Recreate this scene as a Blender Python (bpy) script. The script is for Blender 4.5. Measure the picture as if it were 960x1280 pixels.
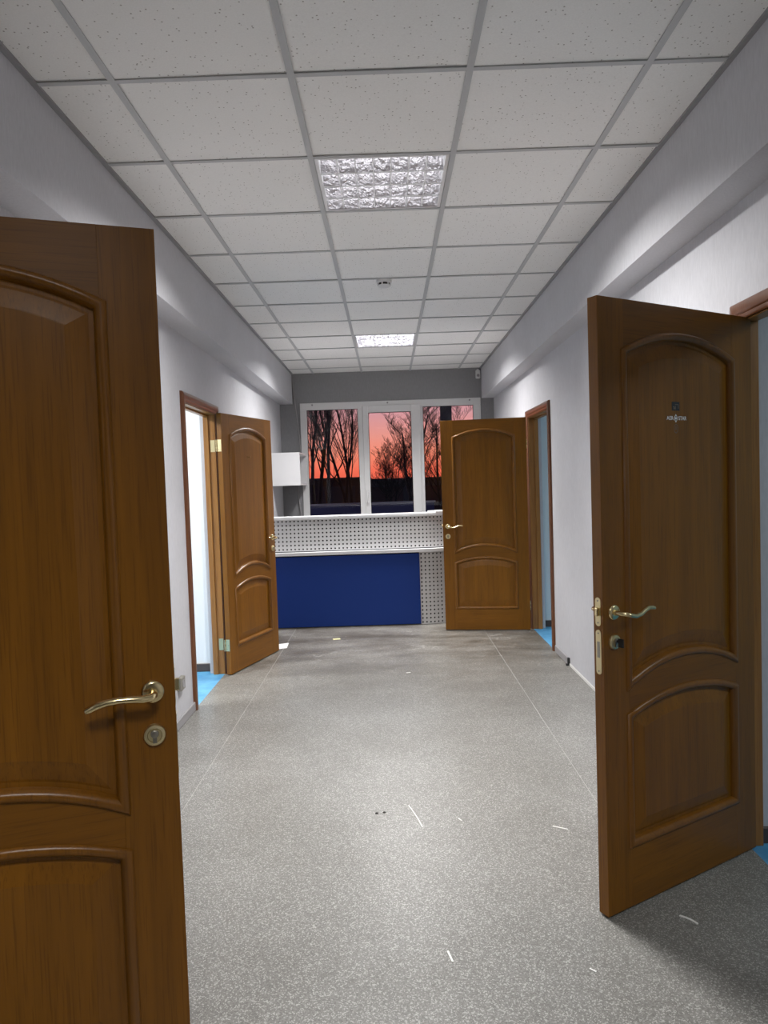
import bpy, bmesh, math, random
from mathutils import Vector, Matrix

for o in list(bpy.data.objects):
    bpy.data.objects.remove(o)
SC = bpy.context.scene
COL = SC.collection
R = math.radians
PI = math.pi

# ------------------------------------------------------------------ camera
cd = bpy.data.cameras.new('camera')
cam = bpy.data.objects.new('camera', cd)
COL.objects.link(cam)
cd.sensor_fit = 'VERTICAL'
cd.sensor_height = 24.0
cd.lens = 24.0 * 880.8 / 1280.0
cd.clip_start = 0.02
cd.clip_end = 500
YAW, PITCH, ROLL = -0.0066953, -0.0423571, -0.0328995
F = Vector((math.sin(YAW) * math.cos(PITCH), math.cos(YAW) * math.cos(PITCH), math.sin(PITCH)))
RT = Vector((math.cos(YAW), -math.sin(YAW), 0))
UP = RT.cross(F)
RT2 = math.cos(ROLL) * RT + math.sin(ROLL) * UP
UP2 = -math.sin(ROLL) * RT + math.cos(ROLL) * UP
H = 1.445                       # eye height above the floor
cam.matrix_world = Matrix(((RT2.x, UP2.x, -F.x, 0), (RT2.y, UP2.y, -F.y, 0), (RT2.z, UP2.z, -F.z, H), (0, 0, 0, 1)))
SC.camera = cam

# ------------------------------------------------------------------ exposure, sky
SC.view_settings.view_transform = 'Standard'
SC.view_settings.look = 'None'
SC.view_settings.gamma = 1.0
SC.view_settings.exposure = 0.38
TUBE = 2.6                      # brightness of the fluorescent tubes
LAMP = 27.0                     # watts of each half of a ceiling light
W = bpy.data.worlds.new('sunset_sky')
SC.world = W
W.use_nodes = True
nt = W.node_tree
bg = nt.nodes['Background']
tc = nt.nodes.new('ShaderNodeTexCoord')
sx = nt.nodes.new('ShaderNodeSeparateXYZ')
nt.links.new(tc.outputs['Generated'], sx.inputs[0])
ramp = nt.nodes.new('ShaderNodeValToRGB')
mp = nt.nodes.new('ShaderNodeMapRange')
mp.inputs['From Min'].default_value = 0.0
mp.inputs['From Max'].default_value = 0.25
nt.links.new(sx.outputs['Z'], mp.inputs['Value'])
nt.links.new(mp.outputs[0], ramp.inputs[0])
cr = ramp.color_ramp
cr.elements[0].position = 0.0
cr.elements[0].color = (0.86, 0.12, 0.07, 1)
cr.elements[1].position = 1.0
cr.elements[1].color = (0.16, 0.13, 0.22, 1)
for ps, c in ((0.07, (0.98, 0.17, 0.10, 1)), (0.16, (0.98, 0.28, 0.18, 1)), (0.26, (0.88, 0.33, 0.27, 1)), (0.38, (0.70, 0.32, 0.34, 1)), (0.6, (0.38, 0.23, 0.32, 1))):
    e = cr.elements.new(ps)
    e.color = c
# the afterglow lies ahead (+y); the rest of the sky is dusk blue
az = nt.nodes.new('ShaderNodeMapRange')
az.inputs['From Min'].default_value = -0.6
az.inputs['From Max'].default_value = 0.8
nt.links.new(sx.outputs['Y'], az.inputs['Value'])
mxs = nt.nodes.new('ShaderNodeMix')
mxs.data_type = 'RGBA'
nt.links.new(az.outputs[0], mxs.inputs[0])
mxs.inputs[6].default_value = (0.05, 0.06, 0.12, 1)
nt.links.new(ramp.outputs[0], mxs.inputs[7])
nt.links.new(mxs.outputs[2], bg.inputs['Color'])
bg.inputs['Strength'].default_value = 0.82


def area_lamp(name, loc, size, power, color=(1, 1, 1)):
    l = bpy.data.lights.new(name, 'AREA')
    l.shape = 'SQUARE'
    l.size = size
    l.energy = power
    l.color = color
    o = bpy.data.objects.new(name, l)
    o.location = loc
    COL.objects.link(o)
    return o


area_lamp('left_office_lamp', (-2.6, 4.3, 2.62), 0.6, 54, (1.0, 0.985, 0.95))
area_lamp('right_office_fill', (2.7, 4.9, 2.62), 0.6, 14, (0.85, 0.95, 1.0))  # added fill light; this room has no known lamp of its own
area_lamp('right_front_office_fill', (2.7, 1.3, 2.62), 0.6, 13, (0.92, 1.0, 1.0))  # unseen fill light, added to brighten the near doorway and its reveal

# ------------------------------------------------------------------ materials


def nodes_of(name):
    m = bpy.data.materials.new(name)
    m.use_nodes = True
    t = m.node_tree
    return m, t, t.nodes['Principled BSDF']


def simple(name, col, rough=0.5, metal=0.0, coat=0.0, spec=0.5):
    m, t, b = nodes_of(name)
    b.inputs['Base Color'].default_value = (*col, 1)
    b.inputs['Roughness'].default_value = rough
    b.inputs['Metallic'].default_value = metal
    b.inputs['Coat Weight'].default_value = coat
    b.inputs['Specular IOR Level'].default_value = spec
    return m


def mapped(t, scale, rnd=False):
    c = t.nodes.new('ShaderNodeTexCoord')
    mpn = t.nodes.new('ShaderNodeMapping')
    mpn.inputs['Scale'].default_value = scale
    src = c.outputs['Object']
    if rnd:
        oi = t.nodes.new('ShaderNodeObjectInfo')
        mul = t.nodes.new('ShaderNodeMath')
        mul.operation = 'MULTIPLY'
        mul.inputs[1].default_value = 37.0
        t.links.new(oi.outputs['Random'], mul.inputs[0])
        ad = t.nodes.new('ShaderNodeVectorMath')
        ad.operation = 'ADD'
        t.links.new(src, ad.inputs[0])
        t.links.new(mul.outputs[0], ad.inputs[1])
        src = ad.outputs[0]
    t.links.new(src, mpn.inputs['Vector'])
    return mpn.outputs[0]


def noise(t, vec, scale, detail=4.0, rough=0.5):
    n = t.nodes.new('ShaderNodeTexNoise')
    n.inputs['Scale'].default_value = scale
    n.inputs['Detail'].default_value = detail
    n.inputs['Roughness'].default_value = rough
    t.links.new(vec, n.inputs['Vector'])
    return n.outputs['Fac']


def cramp(t, fac, stops):
    r = t.nodes.new('ShaderNodeValToRGB')
    r.color_ramp.elements[0].position = stops[0][0]
    r.color_ramp.elements[0].color = (*stops[0][1], 1)
    r.color_ramp.elements[1].position = stops[-1][0]
    r.color_ramp.elements[1].color = (*stops[-1][1], 1)
    for p, c in stops[1:-1]:
        e = r.color_ramp.elements.new(p)
        e.color = (*c, 1)
    t.links.new(fac, r.inputs[0])
    return r.outputs['Color']


def mixc(t, fac, a, b, mode='MIX'):
    m = t.nodes.new('ShaderNodeMix')
    m.data_type = 'RGBA'
    m.blend_type = mode
    for s, v in ((0, fac), (6, a), (7, b)):
        if isinstance(v, (int, float)):
            m.inputs[s].default_value = v
        elif isinstance(v, tuple):
            m.inputs[s].default_value = (*v, 1)
        else:
            t.links.new(v, m.inputs[s])
    return m.outputs[2]


def bump(t, b, h, strength, dist):
    n = t.nodes.new('ShaderNodeBump')
    n.inputs['Strength'].default_value = strength
    n.inputs['Distance'].default_value = dist
    t.links.new(h, n.inputs['Height'])
    t.links.new(n.outputs[0], b.inputs['Normal'])


def wood(name, dark, light, axis='Z', rough=0.38, coat=0.04):
    m, t, b = nodes_of(name)
    s = {'Z': (42, 42, 1.3), 'X': (1.3, 42, 42)}[axis]
    v = mapped(t, s)
    g = noise(t, v, 1.0, 6, 0.6)
    s2 = {'Z': (7, 7, 0.7), 'X': (0.7, 7, 7)}[axis]
    v2 = mapped(t, s2)
    g2 = noise(t, v2, 1.0, 3, 0.5)
    s3 = {'Z': (260, 260, 7), 'X': (7, 260, 260)}[axis]
    g3 = noise(t, mapped(t, s3), 1.0, 2, 0.5)
    c = cramp(t, g, [(0.25, dark), (0.75, light)])
    c2 = cramp(t, g2, [(0.3, (0.82, 0.80, 0.78)), (0.7, (1.1, 1.08, 1.06))])
    c = mixc(t, 1.0, c, c2, 'MULTIPLY')
    pores = cramp(t, g3, [(0.33, (0.72, 0.68, 0.62)), (0.46, (1, 1, 1))])
    c = mixc(t, 0.8, c, pores, 'MULTIPLY')
    t.links.new(c, b.inputs['Base Color'])
    b.inputs['Roughness'].default_value = rough
    b.inputs['Coat Weight'].default_value = coat
    b.inputs['Coat Roughness'].default_value = 0.3
    b.inputs['Specular IOR Level'].default_value = 0.36
    bump(t, b, g3, 0.12, 0.001)
    return m


M = {}
M['wood_v'] = wood('door_wood_upright', (0.185, 0.071, 0.003), (0.255, 0.102, 0.005))
M['wood_h'] = wood('door_wood_level', (0.185, 0.071, 0.003), (0.245, 0.098, 0.005), 'X')
M['mould'] = wood('moulding_wood', (0.18, 0.070, 0.005), (0.24, 0.096, 0.008), 'Z', 0.32, 0.2)
M['casing'] = wood('casing_wood', (0.125, 0.045, 0.017), (0.17, 0.064, 0.024), 'Z', 0.28, 0.5)
M['jamb'] = wood('jamb_wood', (0.29, 0.13, 0.03), (0.40, 0.19, 0.048), 'Z', 0.4, 0.2)
M['brass'] = simple('polished_brass', (0.80, 0.66, 0.37), 0.2, 1.0)
M['brass_dull'] = simple('brushed_brass', (0.76, 0.65, 0.38), 0.36, 1.0)
M['steel'] = simple('lock_steel', (0.35, 0.33, 0.28), 0.35, 1.0)
M['black'] = simple('black_plastic', (0.012, 0.012, 0.013), 0.45)
M['white_plastic'] = simple('white_plastic', (0.72, 0.72, 0.72), 0.4)
M['pvc'] = simple('white_pvc', (0.74, 0.74, 0.74), 0.32)
M['laminate'] = simple('white_laminate', (0.70, 0.70, 0.71), 0.35)
M['blue'] = simple('blue_laminate', (0.005, 0.033, 0.205), 0.55, 0, 0, 0.3)
M['perf'] = simple('perforated_white', (0.60, 0.60, 0.60), 0.45)
M['dark_back'] = simple('dark_backing', (0.008, 0.008, 0.009), 0.8)
M['tee'] = simple('ceiling_tee_grey', (0.52, 0.53, 0.54), 0.5)
M['angle'] = simple('ceiling_angle_grey', (0.30, 0.30, 0.31), 0.5)
M['plastic_grey'] = simple('grey_plastic', (0.33, 0.32, 0.33), 0.45)
M['outlet'] = simple('grey_socket', (0.24, 0.23, 0.20), 0.45)
M['plaster'] = simple('bare_plaster', (0.72, 0.71, 0.69), 0.85)
M['screed'] = simple('grey_screed', (0.50, 0.49, 0.465), 0.9)
M['paper'] = simple('white_paper', (0.82, 0.82, 0.80), 0.7)
M['yellow'] = simple('yellow_scrap', (0.75, 0.70, 0.38), 0.7)
M['strip'] = simple('white_strip', (0.85, 0.85, 0.82), 0.5)
M['dark_bit'] = simple('dark_crumb', (0.03, 0.028, 0.025), 0.8)
M['cable'] = simple('grey_cable', (0.30, 0.29, 0.29), 0.5)
M['skirt_dark'] = simple('brown_skirting', (0.075, 0.055, 0.048), 0.5)
M['room_white'] = simple('office_wall_white', (0.86, 0.86, 0.85), 0.8)
M['room_pale'] = simple('office_wall_pale', (0.62, 0.70, 0.72), 0.8)
M['lamp_white'] = simple('fixture_enamel', (0.85, 0.85, 0.86), 0.3)
M['print_white'] = simple('sticker_white', (0.95, 0.95, 0.95), 0.4)
M['print_black'] = simple('sticker_black', (0.012, 0.012, 0.014), 0.4)
M['print_grey'] = simple('sticker_grey', (0.17, 0.13, 0.10), 0.5)

# wallpaper
m, t, b = nodes_of('grey_wallpaper')
v = mapped(t, (1, 1, 1))
n1 = noise(t, mapped(t, (120, 120, 22)), 1.0, 4, 0.6)
n2 = noise(t, v, 1.3, 3, 0.5)
c = cramp(t, n1, [(0.3, (0.53, 0.53, 0.56)), (0.7, (0.60, 0.60, 0.63))])
c = mixc(t, 1.0, c, cramp(t, n2, [(0.3, (0.93, 0.93, 0.93)), (0.7, (1.04, 1.04, 1.04))]), 'MULTIPLY')
t.links.new(c, b.inputs['Base Color'])
b.inputs['Roughness'].default_value = 0.75
bump(t, b, n1, 0.35, 0.002)
M['wall'] = m
m, t, b = nodes_of('shaded_grey_wallpaper')  # same wallpaper, with the window wall's shade put into the colour
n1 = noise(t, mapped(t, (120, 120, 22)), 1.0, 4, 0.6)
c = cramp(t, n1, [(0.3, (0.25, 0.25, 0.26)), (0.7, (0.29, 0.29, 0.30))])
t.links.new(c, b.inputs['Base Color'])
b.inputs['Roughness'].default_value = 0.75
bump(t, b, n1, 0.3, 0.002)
M['wall_shaded'] = m

# ceiling tile: mineral fibre with small holes
m, t, b = nodes_of('mineral_fibre_tile')
v = mapped(t, (1, 1, 1), True)
vo = t.nodes.new('ShaderNodeTexVoronoi')
vo.inputs['Scale'].default_value = 62.0
t.links.new(v, vo.inputs['Vector'])
hole = cramp(t, vo.outputs['Distance'], [(0.12, (0, 0, 0)), (0.2, (1, 1, 1))])
sep = t.nodes.new('ShaderNodeSeparateColor')
t.links.new(vo.outputs['Color'], sep.inputs[0])
gate = cramp(t, sep.outputs[0], [(0.45, (0, 0, 0)), (0.5, (1, 1, 1))])
inv = mixc(t, 1.0, hole, gate, 'ADD')
nf = noise(t, v, 180.0, 2, 0.5)
c = cramp(t, nf, [(0.3, (0.87, 0.87, 0.855)), (0.7, (0.92, 0.92, 0.905))])
c = mixc(t, 1.0, c, mixc(t, inv, (0.42, 0.40, 0.38), (1, 1, 1)), 'MULTIPLY')
t.links.new(c, b.inputs['Base Color'])
b.inputs['Roughness'].default_value = 0.85
bump(t, b, nf, 0.2, 0.001)
M['tile'] = m

# speckled linoleum
m, t, b = nodes_of('speckled_grey_linoleum')
v = mapped(t, (1, 1, 1))
sp = t.nodes.new('ShaderNodeTexVoronoi')
sp.inputs['Scale'].default_value = 290.0
t.links.new(v, sp.inputs['Vector'])
ss = t.nodes.new('ShaderNodeSeparateColor')
t.links.new(sp.outputs['Color'], ss.inputs[0])
c = cramp(t, ss.outputs[0], [(0.0, (0.16, 0.157, 0.147)), (0.55, (0.232, 0.229, 0.216)), (0.80, (0.262, 0.258, 0.243)), (0.84, (0.40, 0.397, 0.377)), (1.0, (0.47, 0.465, 0.443))])
st = noise(t, v, 1.1, 5, 0.62)
c = mixc(t, 1.0, c, cramp(t, st, [(0.3, (0.80, 0.79, 0.77)), (0.62, (1.05, 1.05, 1.05))]), 'MULTIPLY')
# worn, dirty zone at the far end: streaks running across the corridor
sy = t.nodes.new('ShaderNodeSeparateXYZ')
t.links.new(v, sy.inputs[0])
far = t.nodes.new('ShaderNodeMapRange')
far.inputs['From Min'].default_value = 4.3
far.inputs['From Max'].default_value = 6.2
t.links.new(sy.outputs['Y'], far.inputs['Value'])
dn = noise(t, mapped(t, (1.6, 3.6, 1)), 1.0, 6, 0.65)
dd = cramp(t, dn, [(0.38, (0.45, 0.40, 0.345)), (0.64, (1.0, 0.965, 0.92))])
c = mixc(t, far.outputs[0], c, mixc(t, 1.0, c, dd, 'MULTIPLY'))
t.links.new(c, b.inputs['Base Color'])
sn = noise(t, mapped(t, (1.1, 1.7, 1)), 1.0, 3, 0.6)
scl = cramp(t, sn, [(0.490, (0, 0, 0)), (0.497, (1, 1, 1)), (0.504, (0, 0, 0))])
smk = cramp(t, noise(t, mapped(t, (2.3, 2.3, 1)), 1.0, 3, 0.6), [(0.52, (0, 0, 0)), (0.60, (0.55, 0.55, 0.55))])
scf = mixc(t, far.outputs[0], (0.0, 0.0, 0.0), mixc(t, 1.0, scl, smk, 'MULTIPLY'))
c = mixc(t, scf, c, (0.52, 0.51, 0.48))
t.links.new(c, b.inputs['Base Color'])
rr = cramp(t, st, [(0.3, (0.40, 0.40, 0.40)), (0.7, (0.31, 0.31, 0.31))])
t.links.new(rr, b.inputs['Roughness'])
bump(t, b, ss.outputs[0], 0.08, 0.0006)
M['lino'] = m

# blue linoleum in the side rooms
m, t, b = nodes_of('blue_linoleum')
v = mapped(t, (1, 1, 1))
c = cramp(t, noise(t, v, 9.0, 5, 0.6), [(0.35, (0.07, 0.29, 0.56)), (0.65, (0.14, 0.43, 0.70))])
t.links.new(c, b.inputs['Base Color'])
b.inputs['Roughness'].default_value = 0.4
M['blue_lino'] = m

# crinkled aluminium of the louvres
m, t, b = nodes_of('crinkled_aluminium')
v = mapped(t, (1, 1, 1), True)
b.inputs['Base Color'].default_value = (0.60, 0.58, 0.60, 1)
b.inputs['Metallic'].default_value = 1.0
b.inputs['Roughness'].default_value = 0.28
bump(t, b, noise(t, v, 38.0, 3, 0.6), 0.9, 0.02)
M['foil'] = m


def emit(name, col, s):
    m = bpy.data.materials.new(name)
    m.use_nodes = True
    t = m.node_tree
    t.nodes.remove(t.nodes['Principled BSDF'])
    e = t.nodes.new('ShaderNodeEmission')
    e.inputs[0].default_value = (*col, 1)
    e.inputs[1].default_value = s
    t.links.new(e.outputs[0], t.nodes['Material Output'].inputs[0])
    return m


M['tube'] = emit('lit_tube', (0.97, 0.97, 1.0), TUBE)
M['tube_far'] = emit('lit_tube_far', (0.93, 0.93, 1.0), TUBE * 5.0)
M['tube_weak'] = emit('lit_tube_weak', (1.0, 0.93, 0.82), TUBE * 0.5)

# milky plastic of the louvre edges
m = bpy.data.materials.new('milky_plastic')
m.use_nodes = True
t = m.node_tree
t.nodes.remove(t.nodes['Principled BSDF'])
df = t.nodes.new('ShaderNodeBsdfDiffuse')
df.inputs[0].default_value = (0.9, 0.9, 0.9, 1)
tl = t.nodes.new('ShaderNodeBsdfTranslucent')
tl.inputs[0].default_value = (0.95, 0.95, 0.95, 1)
ms = t.nodes.new('ShaderNodeMixShader')
ms.inputs[0].default_value = 0.6
t.links.new(df.outputs[0], ms.inputs[1])
t.links.new(tl.outputs[0], ms.inputs[2])
t.links.new(ms.outputs[0], t.nodes['Material Output'].inputs[0])
M['milky'] = m

# window glass
m = bpy.data.materials.new('window_glass')
m.use_nodes = True
t = m.node_tree
t.nodes.remove(t.nodes['Principled BSDF'])
tr = t.nodes.new('ShaderNodeBsdfTransparent')
tr.inputs[0].default_value = (0.96, 0.97, 0.97, 1)
gl = t.nodes.new('ShaderNodeBsdfGlossy')
gl.inputs['Roughness'].default_value = 0.0
fr = t.nodes.new('ShaderNodeFresnel')
fr.inputs['IOR'].default_value = 1.45
ms = t.nodes.new('ShaderNodeMixShader')
t.links.new(fr.outputs[0], ms.inputs[0])
t.links.new(tr.outputs[0], ms.inputs[1])
t.links.new(gl.outputs[0], ms.inputs[2])
t.links.new(ms.outputs[0], t.nodes['Material Output'].inputs[0])
M['glass'] = m

M['bark'] = simple('bare_bark', (0.040, 0.028, 0.026), 0.9)
M['garage'] = simple('brown_garage', (0.11, 0.065, 0.06), 0.8)
M['garage_b'] = simple('grey_garage', (0.12, 0.105, 0.11), 0.8)
M['ground'] = simple('dark_asphalt', (0.09, 0.085, 0.09), 0.9)
M['navy'] = simple('navy_sheet', (0.06, 0.075, 0.20), 0.6)
M['pale_reflection_edge'] = simple('pale_reflection_edge', (0.42, 0.45, 0.52), 0.5)
M['concrete'] = simple('dark_concrete', (0.10, 0.085, 0.09), 0.9)

# ------------------------------------------------------------------ mesh helpers


class MB:
    def __init__(self):
        self.v = []
        self.f = []

    def add(self, vs, fs):
        k = len(self.v)
        self.v += [tuple(p) for p in vs]
        self.f += [tuple(i + k for i in q) for q in fs]
        return self

    def box(self, x0, x1, y0, y1, z0, z1):
        return self.add([(x0, y0, z0), (x1, y0, z0), (x1, y1, z0), (x0, y1, z0), (x0, y0, z1), (x1, y0, z1), (x1, y1, z1), (x0, y1, z1)],
                        [(0, 3, 2, 1), (4, 5, 6, 7), (0, 1, 5, 4), (1, 2, 6, 5), (2, 3, 7, 6), (3, 0, 4, 7)])

    def loops(self, ls, cap0=False, cap1=False, closed=True):
        n = len(ls[0])
        vs = [p for l in ls for p in l]
        fs = []
        for a in range(len(ls) - 1):
            for i in range(n if closed else n - 1):
                j = (i + 1) % n
                fs.append((a * n + i, a * n + j, (a + 1) * n + j, (a + 1) * n + i))
        if cap0:
            fs.append(tuple(range(n))[::-1])
        if cap1:
            fs.append(tuple((len(ls) - 1) * n + i for i in range(n)))
        return self.add(vs, fs)

    def prism_y(self, poly, y0, y1):          # poly of (x, z)
        return self.loops([[(x, y0, z) for x, z in poly], [(x, y1, z) for x, z in poly]], True, True)

    def prism_z(self, poly, z0, z1):
        return self.loops([[(x, y, z0) for x, y in poly], [(x, y, z1) for x, y in poly]], True, True)

    def lathe(self, prof, c=(0, 0, 0), axis='Z', n=24):   # prof (radius, height)
        ls = []
        for r, h in prof:
            l = []
            for i in range(n):
                a = 2 * PI * i / n
                p, q = r * math.cos(a), r * math.sin(a)
                if axis == 'Z':
                    l.append((c[0] + p, c[1] + q, c[2] + h))
                elif axis == 'Y':
                    l.append((c[0] + p, c[1] + h, c[2] + q))
                else:
                    l.append((c[0] + h, c[1] + p, c[2] + q))
            ls.append(l)
        return self.loops(ls, True, True)

    def tube(self, pts, rad, n=8, flat=1.0):
        pts = [Vector(p) for p in pts]
        if not isinstance(rad, (list, tuple)):
            rad = [rad] * len(pts)
        ls = []
        ref = None
        for i, p in enumerate(pts):
            d = (pts[min(i + 1, len(pts) - 1)] - pts[max(i - 1, 0)]).normalized()
            if ref is None:
                ref = Vector((0, 0, 1)) if abs(d.z) < 0.9 else Vector((1, 0, 0))
            a = d.cross(ref).normalized()
            bb = a.cross(d).normalized()
            ref = bb
            ls.append([tuple(p + a * rad[i] * math.cos(2 * PI * k / n) + bb * rad[i] * flat * math.sin(2 * PI * k / n)) for k in range(n)])
        return self.loops(ls, True, True)

    def build(self, name, mat, parent=None, bevel=0.0, smooth=False, seg=1):
        me = bpy.data.meshes.new(name)
        me.from_pydata(self.v, [], self.f)
        bm = bmesh.new()
        bm.from_mesh(me)
        bmesh.ops.recalc_face_normals(bm, faces=bm.faces[:])
        if bevel:
            bmesh.ops.bevel(bm, geom=bm.edges[:], offset=bevel, segments=seg, affect='EDGES', profile=0.5)
        bm.to_mesh(me)
        bm.free()
        me.materials.append(M[mat])
        if smooth:
            me.polygons.foreach_set('use_smooth', [True] * len(me.polygons))
            me.set_sharp_from_angle(angle=R(38))
        o = bpy.data.objects.new(name, me)
        COL.objects.link(o)
        if parent:
            o.parent = parent
        return o


def bx(*a):
    return MB().box(*a)


def tag(o, label=None, cat=None, group=None, kind=None):
    if label:
        o['label'] = label
    if cat:
        o['category'] = cat
    if group:
        o['group'] = group
    if kind:
        o['kind'] = kind
    return o


def struct(o, label=None):
    return tag(o, label, None, None, 'structure')


def empty(name, loc=(0, 0, 0), rz=0.0):
    o = bpy.data.objects.new(name, None)
    o.empty_display_size = 0.1
    o.location = loc
    o.rotation_euler = (0, 0, rz)
    COL.objects.link(o)
    return o


# ------------------------------------------------------------------ setting
XL, XR = -1.31, 1.345            # corridor wall faces
WT = 0.12
YB, YF = -4.2, 8.79              # wall behind the camera, window wall
ZC = H + 1.3714                  # ceiling tile plane
ZB = H + 1.0                     # underside of the side beams
BL, BR = -1.15, 1.197            # inner faces of the beams
DH = 2.03                        # height of the door openings

# floor: one slab, linoleum sheets laid on it with open seams
fl = struct(bx(XL, XR, YB, YF, -0.15, -0.0012).build('floor', 'screed'))
for x0, x1, y0, y1 in ((XL, -0.972, YB, 5.1), (XL, -0.972, 5.1, YF), (0.8797, XR, 3.02, 4.955),
                       (0.8797, XR, 4.955, 5.43), (0.8797, XR, 5.43, YF)):
    bx(x0, x1, y0 + 0.001, y1 - 0.001, -0.0012, 0.0).build('linoleum_sheet', 'lino', fl)
MB().prism_z([(-0.9690, YB), (XR, YB), (XR, 3.019), (0.8767, 3.019), (0.8767, YF), (-0.9690, YF)], -0.0012, 0.0).build('linoleum_sheet', 'lino', fl)


def wall_side(name, xa, xb, openings):
    mb = MB()
    y = YB
    for a, c in openings:
        mb.box(xa, xb, y, a, 0, ZC + 0.2)
        mb.box(xa, xb, a, c, DH, ZC + 0.2)
        y = c
    mb.box(xa, xb, y, YF + 0.35, 0, ZC + 0.2)
    return struct(mb.build(name, 'wall'))


OPEN_L = [(0.50, 1.37), (4.56, 5.43)]
OPEN_R = [(1.82, 2.69), (5.83, 6.70)]
wall_side('wall_left', XL - WT, XL, OPEN_L)
wall_side('wall_right', XR, XR + WT, OPEN_R)
struct(bx(XL, XR, YB - 0.1, YB, 0, ZC + 0.2).build('wall_back', 'wall'))
# window wall with its opening
WX0, WX1, WZ0, WZ1 = -1.06, 1.18, 0.82, 2.452
struct(MB().box(XL, WX0, YF, YF + 0.3, 0, ZC + 0.2).box(WX1, XR, YF, YF + 0.3, 0, ZC + 0.2).box(WX0, WX1, YF, YF + 0.3, 0, WZ0)
       .box(WX0, WX1, YF, YF + 0.3, WZ1, ZC + 0.2).build('wall_front', 'wall_shaded'))
# boxed beams along both walls
struct(bx(XL, BL, YB, YF, ZB, ZC + 0.2).build('trim_1', 'wall'))
struct(bx(BR, XR, YB, YF, ZB, ZC + 0.2).build('trim_2', 'wall'))
struct(bx(BL, BL + 0.02, YB, YF, ZC - 0.006, ZC + 0.012).build('trim_3', 'angle'))
struct(bx(BR - 0.02, BR, YB, YF, ZC - 0.006, ZC + 0.012).build('trim_4', 'angle'))

# ceiling: slab above, lay-in tiles and tee grid below it
ce = struct(bx(BL, BR, YB, YF, ZC + 0.18, ZC + 0.2).build('ceiling', 'plaster'))
GX = [0.0199 + (c - 1.5) * 0.6 for c in range(4)]
GY0 = 2.4188
LIGHT_ROWS = (-5, 1, 7)
random.seed(4)
tile_me = {}
cols = [(BL, GX[0]), (GX[0], GX[1]), (GX[1], GX[2]), (GX[2], GX[3]), (GX[3], BR)]
for r in range(-11, 11):
    y0 = max(GY0 + 0.6 * r, YB)
    y1 = min(GY0 + 0.6 * (r + 1), YF)
    for ci, (x0, x1) in enumerate(cols):
        if ci == 2 and r in LIGHT_ROWS:
            continue
        w, d = x1 - x0 - 0.006, y1 - y0 - 0.006
        key = (round(w, 3), round(d, 3))
        if key not in tile_me:
            o = bx(-w / 2, w / 2, -d / 2, d / 2, 0, 0.015).build('ceiling_tile', 'tile', ce)
            tile_me[key] = o
        else:
            o = tile_me[key].copy()
            COL.objects.link(o)
        o.location = ((x0 + x1) / 2, (y0 + y1) / 2, ZC + 0.004)
        o.rotation_euler = (random.uniform(-0.0035, 0.0035), random.uniform(-0.0035, 0.0035), 0)
for x in GX:
    MB().box(x - 0.012, x + 0.012, YB, YF, ZC - 0.002, ZC + 0.002).box(x - 0.002, x + 0.002, YB, YF, ZC + 0.002, ZC + 0.03).build('main_tee', 'tee', ce)
tee = {}
for r in range(-11, 11):
    y = GY0 + 0.6 * r
    if y < YB + 0.05:
        continue
    for ci, (x0, x1) in enumerate(cols):
        a, c = x0 + (0.012 if ci else 0), x1 - (0.012 if ci < 4 else 0)
        k = round(c - a, 3)
        if k not in tee:
            o = MB().box(-k / 2, k / 2, -0.010, 0.010, -0.002, 0.002).box(-k / 2, k / 2, -0.002, 0.002, 0.002, 0.03).build('cross_tee', 'tee', ce)
            tee[k] = o
        else:
            o = tee[k].copy()
            COL.objects.link(o)
        o.location = ((a + c) / 2, y, ZC)

# baseboards in the corridor
for nm, x0, x1, y0, y1 in (('baseboard_left', XL, XL + 0.014, 1.45, 4.53), ('baseboard_left', XL, XL + 0.014, 5.46, 7.0), ('baseboard_right', XR - 0.014, XR, 5.35, 5.76),
                           ('baseboard_right', XR - 0.014, XR, 6.77, YF)):
    struct(MB().box(x0, x1, y0, y1, 0, 0.058).build(nm, 'plastic_grey', None, 0.004))
struct(MB().box(XR - 0.006, XR, 2.79, 5.33, 0.0, 0.018).build('trim_5', 'plaster'))   # bare strip where the baseboard is gone


# side rooms seen through the door openings
def room(nm, side, y0, y1, op, wallmat, deep=2.9):
    xa = XL if side < 0 else XR
    s = side
    f = sorted((xa, xa + s * (WT + deep)))
    mb = MB().box(f[0], f[1], y0 - 0.1, y1 + 0.1, -0.15, -0.004)
    x_in = xa + s * WT
    g = sorted((x_in, x_in + s * deep))
    mb = MB().box(g[0], g[1], y0, y1, -0.15, 0.0)
    th = sorted((xa, x_in))
    mb.box(th[0], th[1], op[0], op[1], -0.15, 0.0)
    struct(mb.build('floor_' + nm, 'blue_lino'))
    struct(MB().box(g[0], g[1], y1, y1 + 0.08, 0, 2.75).box(g[0], g[1], y0 - 0.08, y0, 0, 2.75)
           .box(*sorted((x_in + s * deep, x_in + s * (deep + 0.08))), y0 - 0.08, y1 + 0.08, 0, 2.75).build('wall_' + nm, wallmat))
    struct(bx(g[0], g[1], y0 - 0.08, y1 + 0.08, 2.75, 2.83).build('ceiling_' + nm, 'room_white'))
    struct(bx(g[0], g[1], y1 - 0.014, y1, 0, 0.062).build('baseboard_' + nm, 'skirt_dark', None, 0.003))


room('left_near_room', -1, -1.2, 2.3, OPEN_L[0], 'room_pale')
room('left_room', -1, 2.5, 5.50, OPEN_L[1], 'room_white')
room('right_near_room', 1, -1.2, 2.74, OPEN_R[0], 'room_pale')
room('right_room', 1, 2.95, 6.76, OPEN_R[1], 'room_pale')


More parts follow.
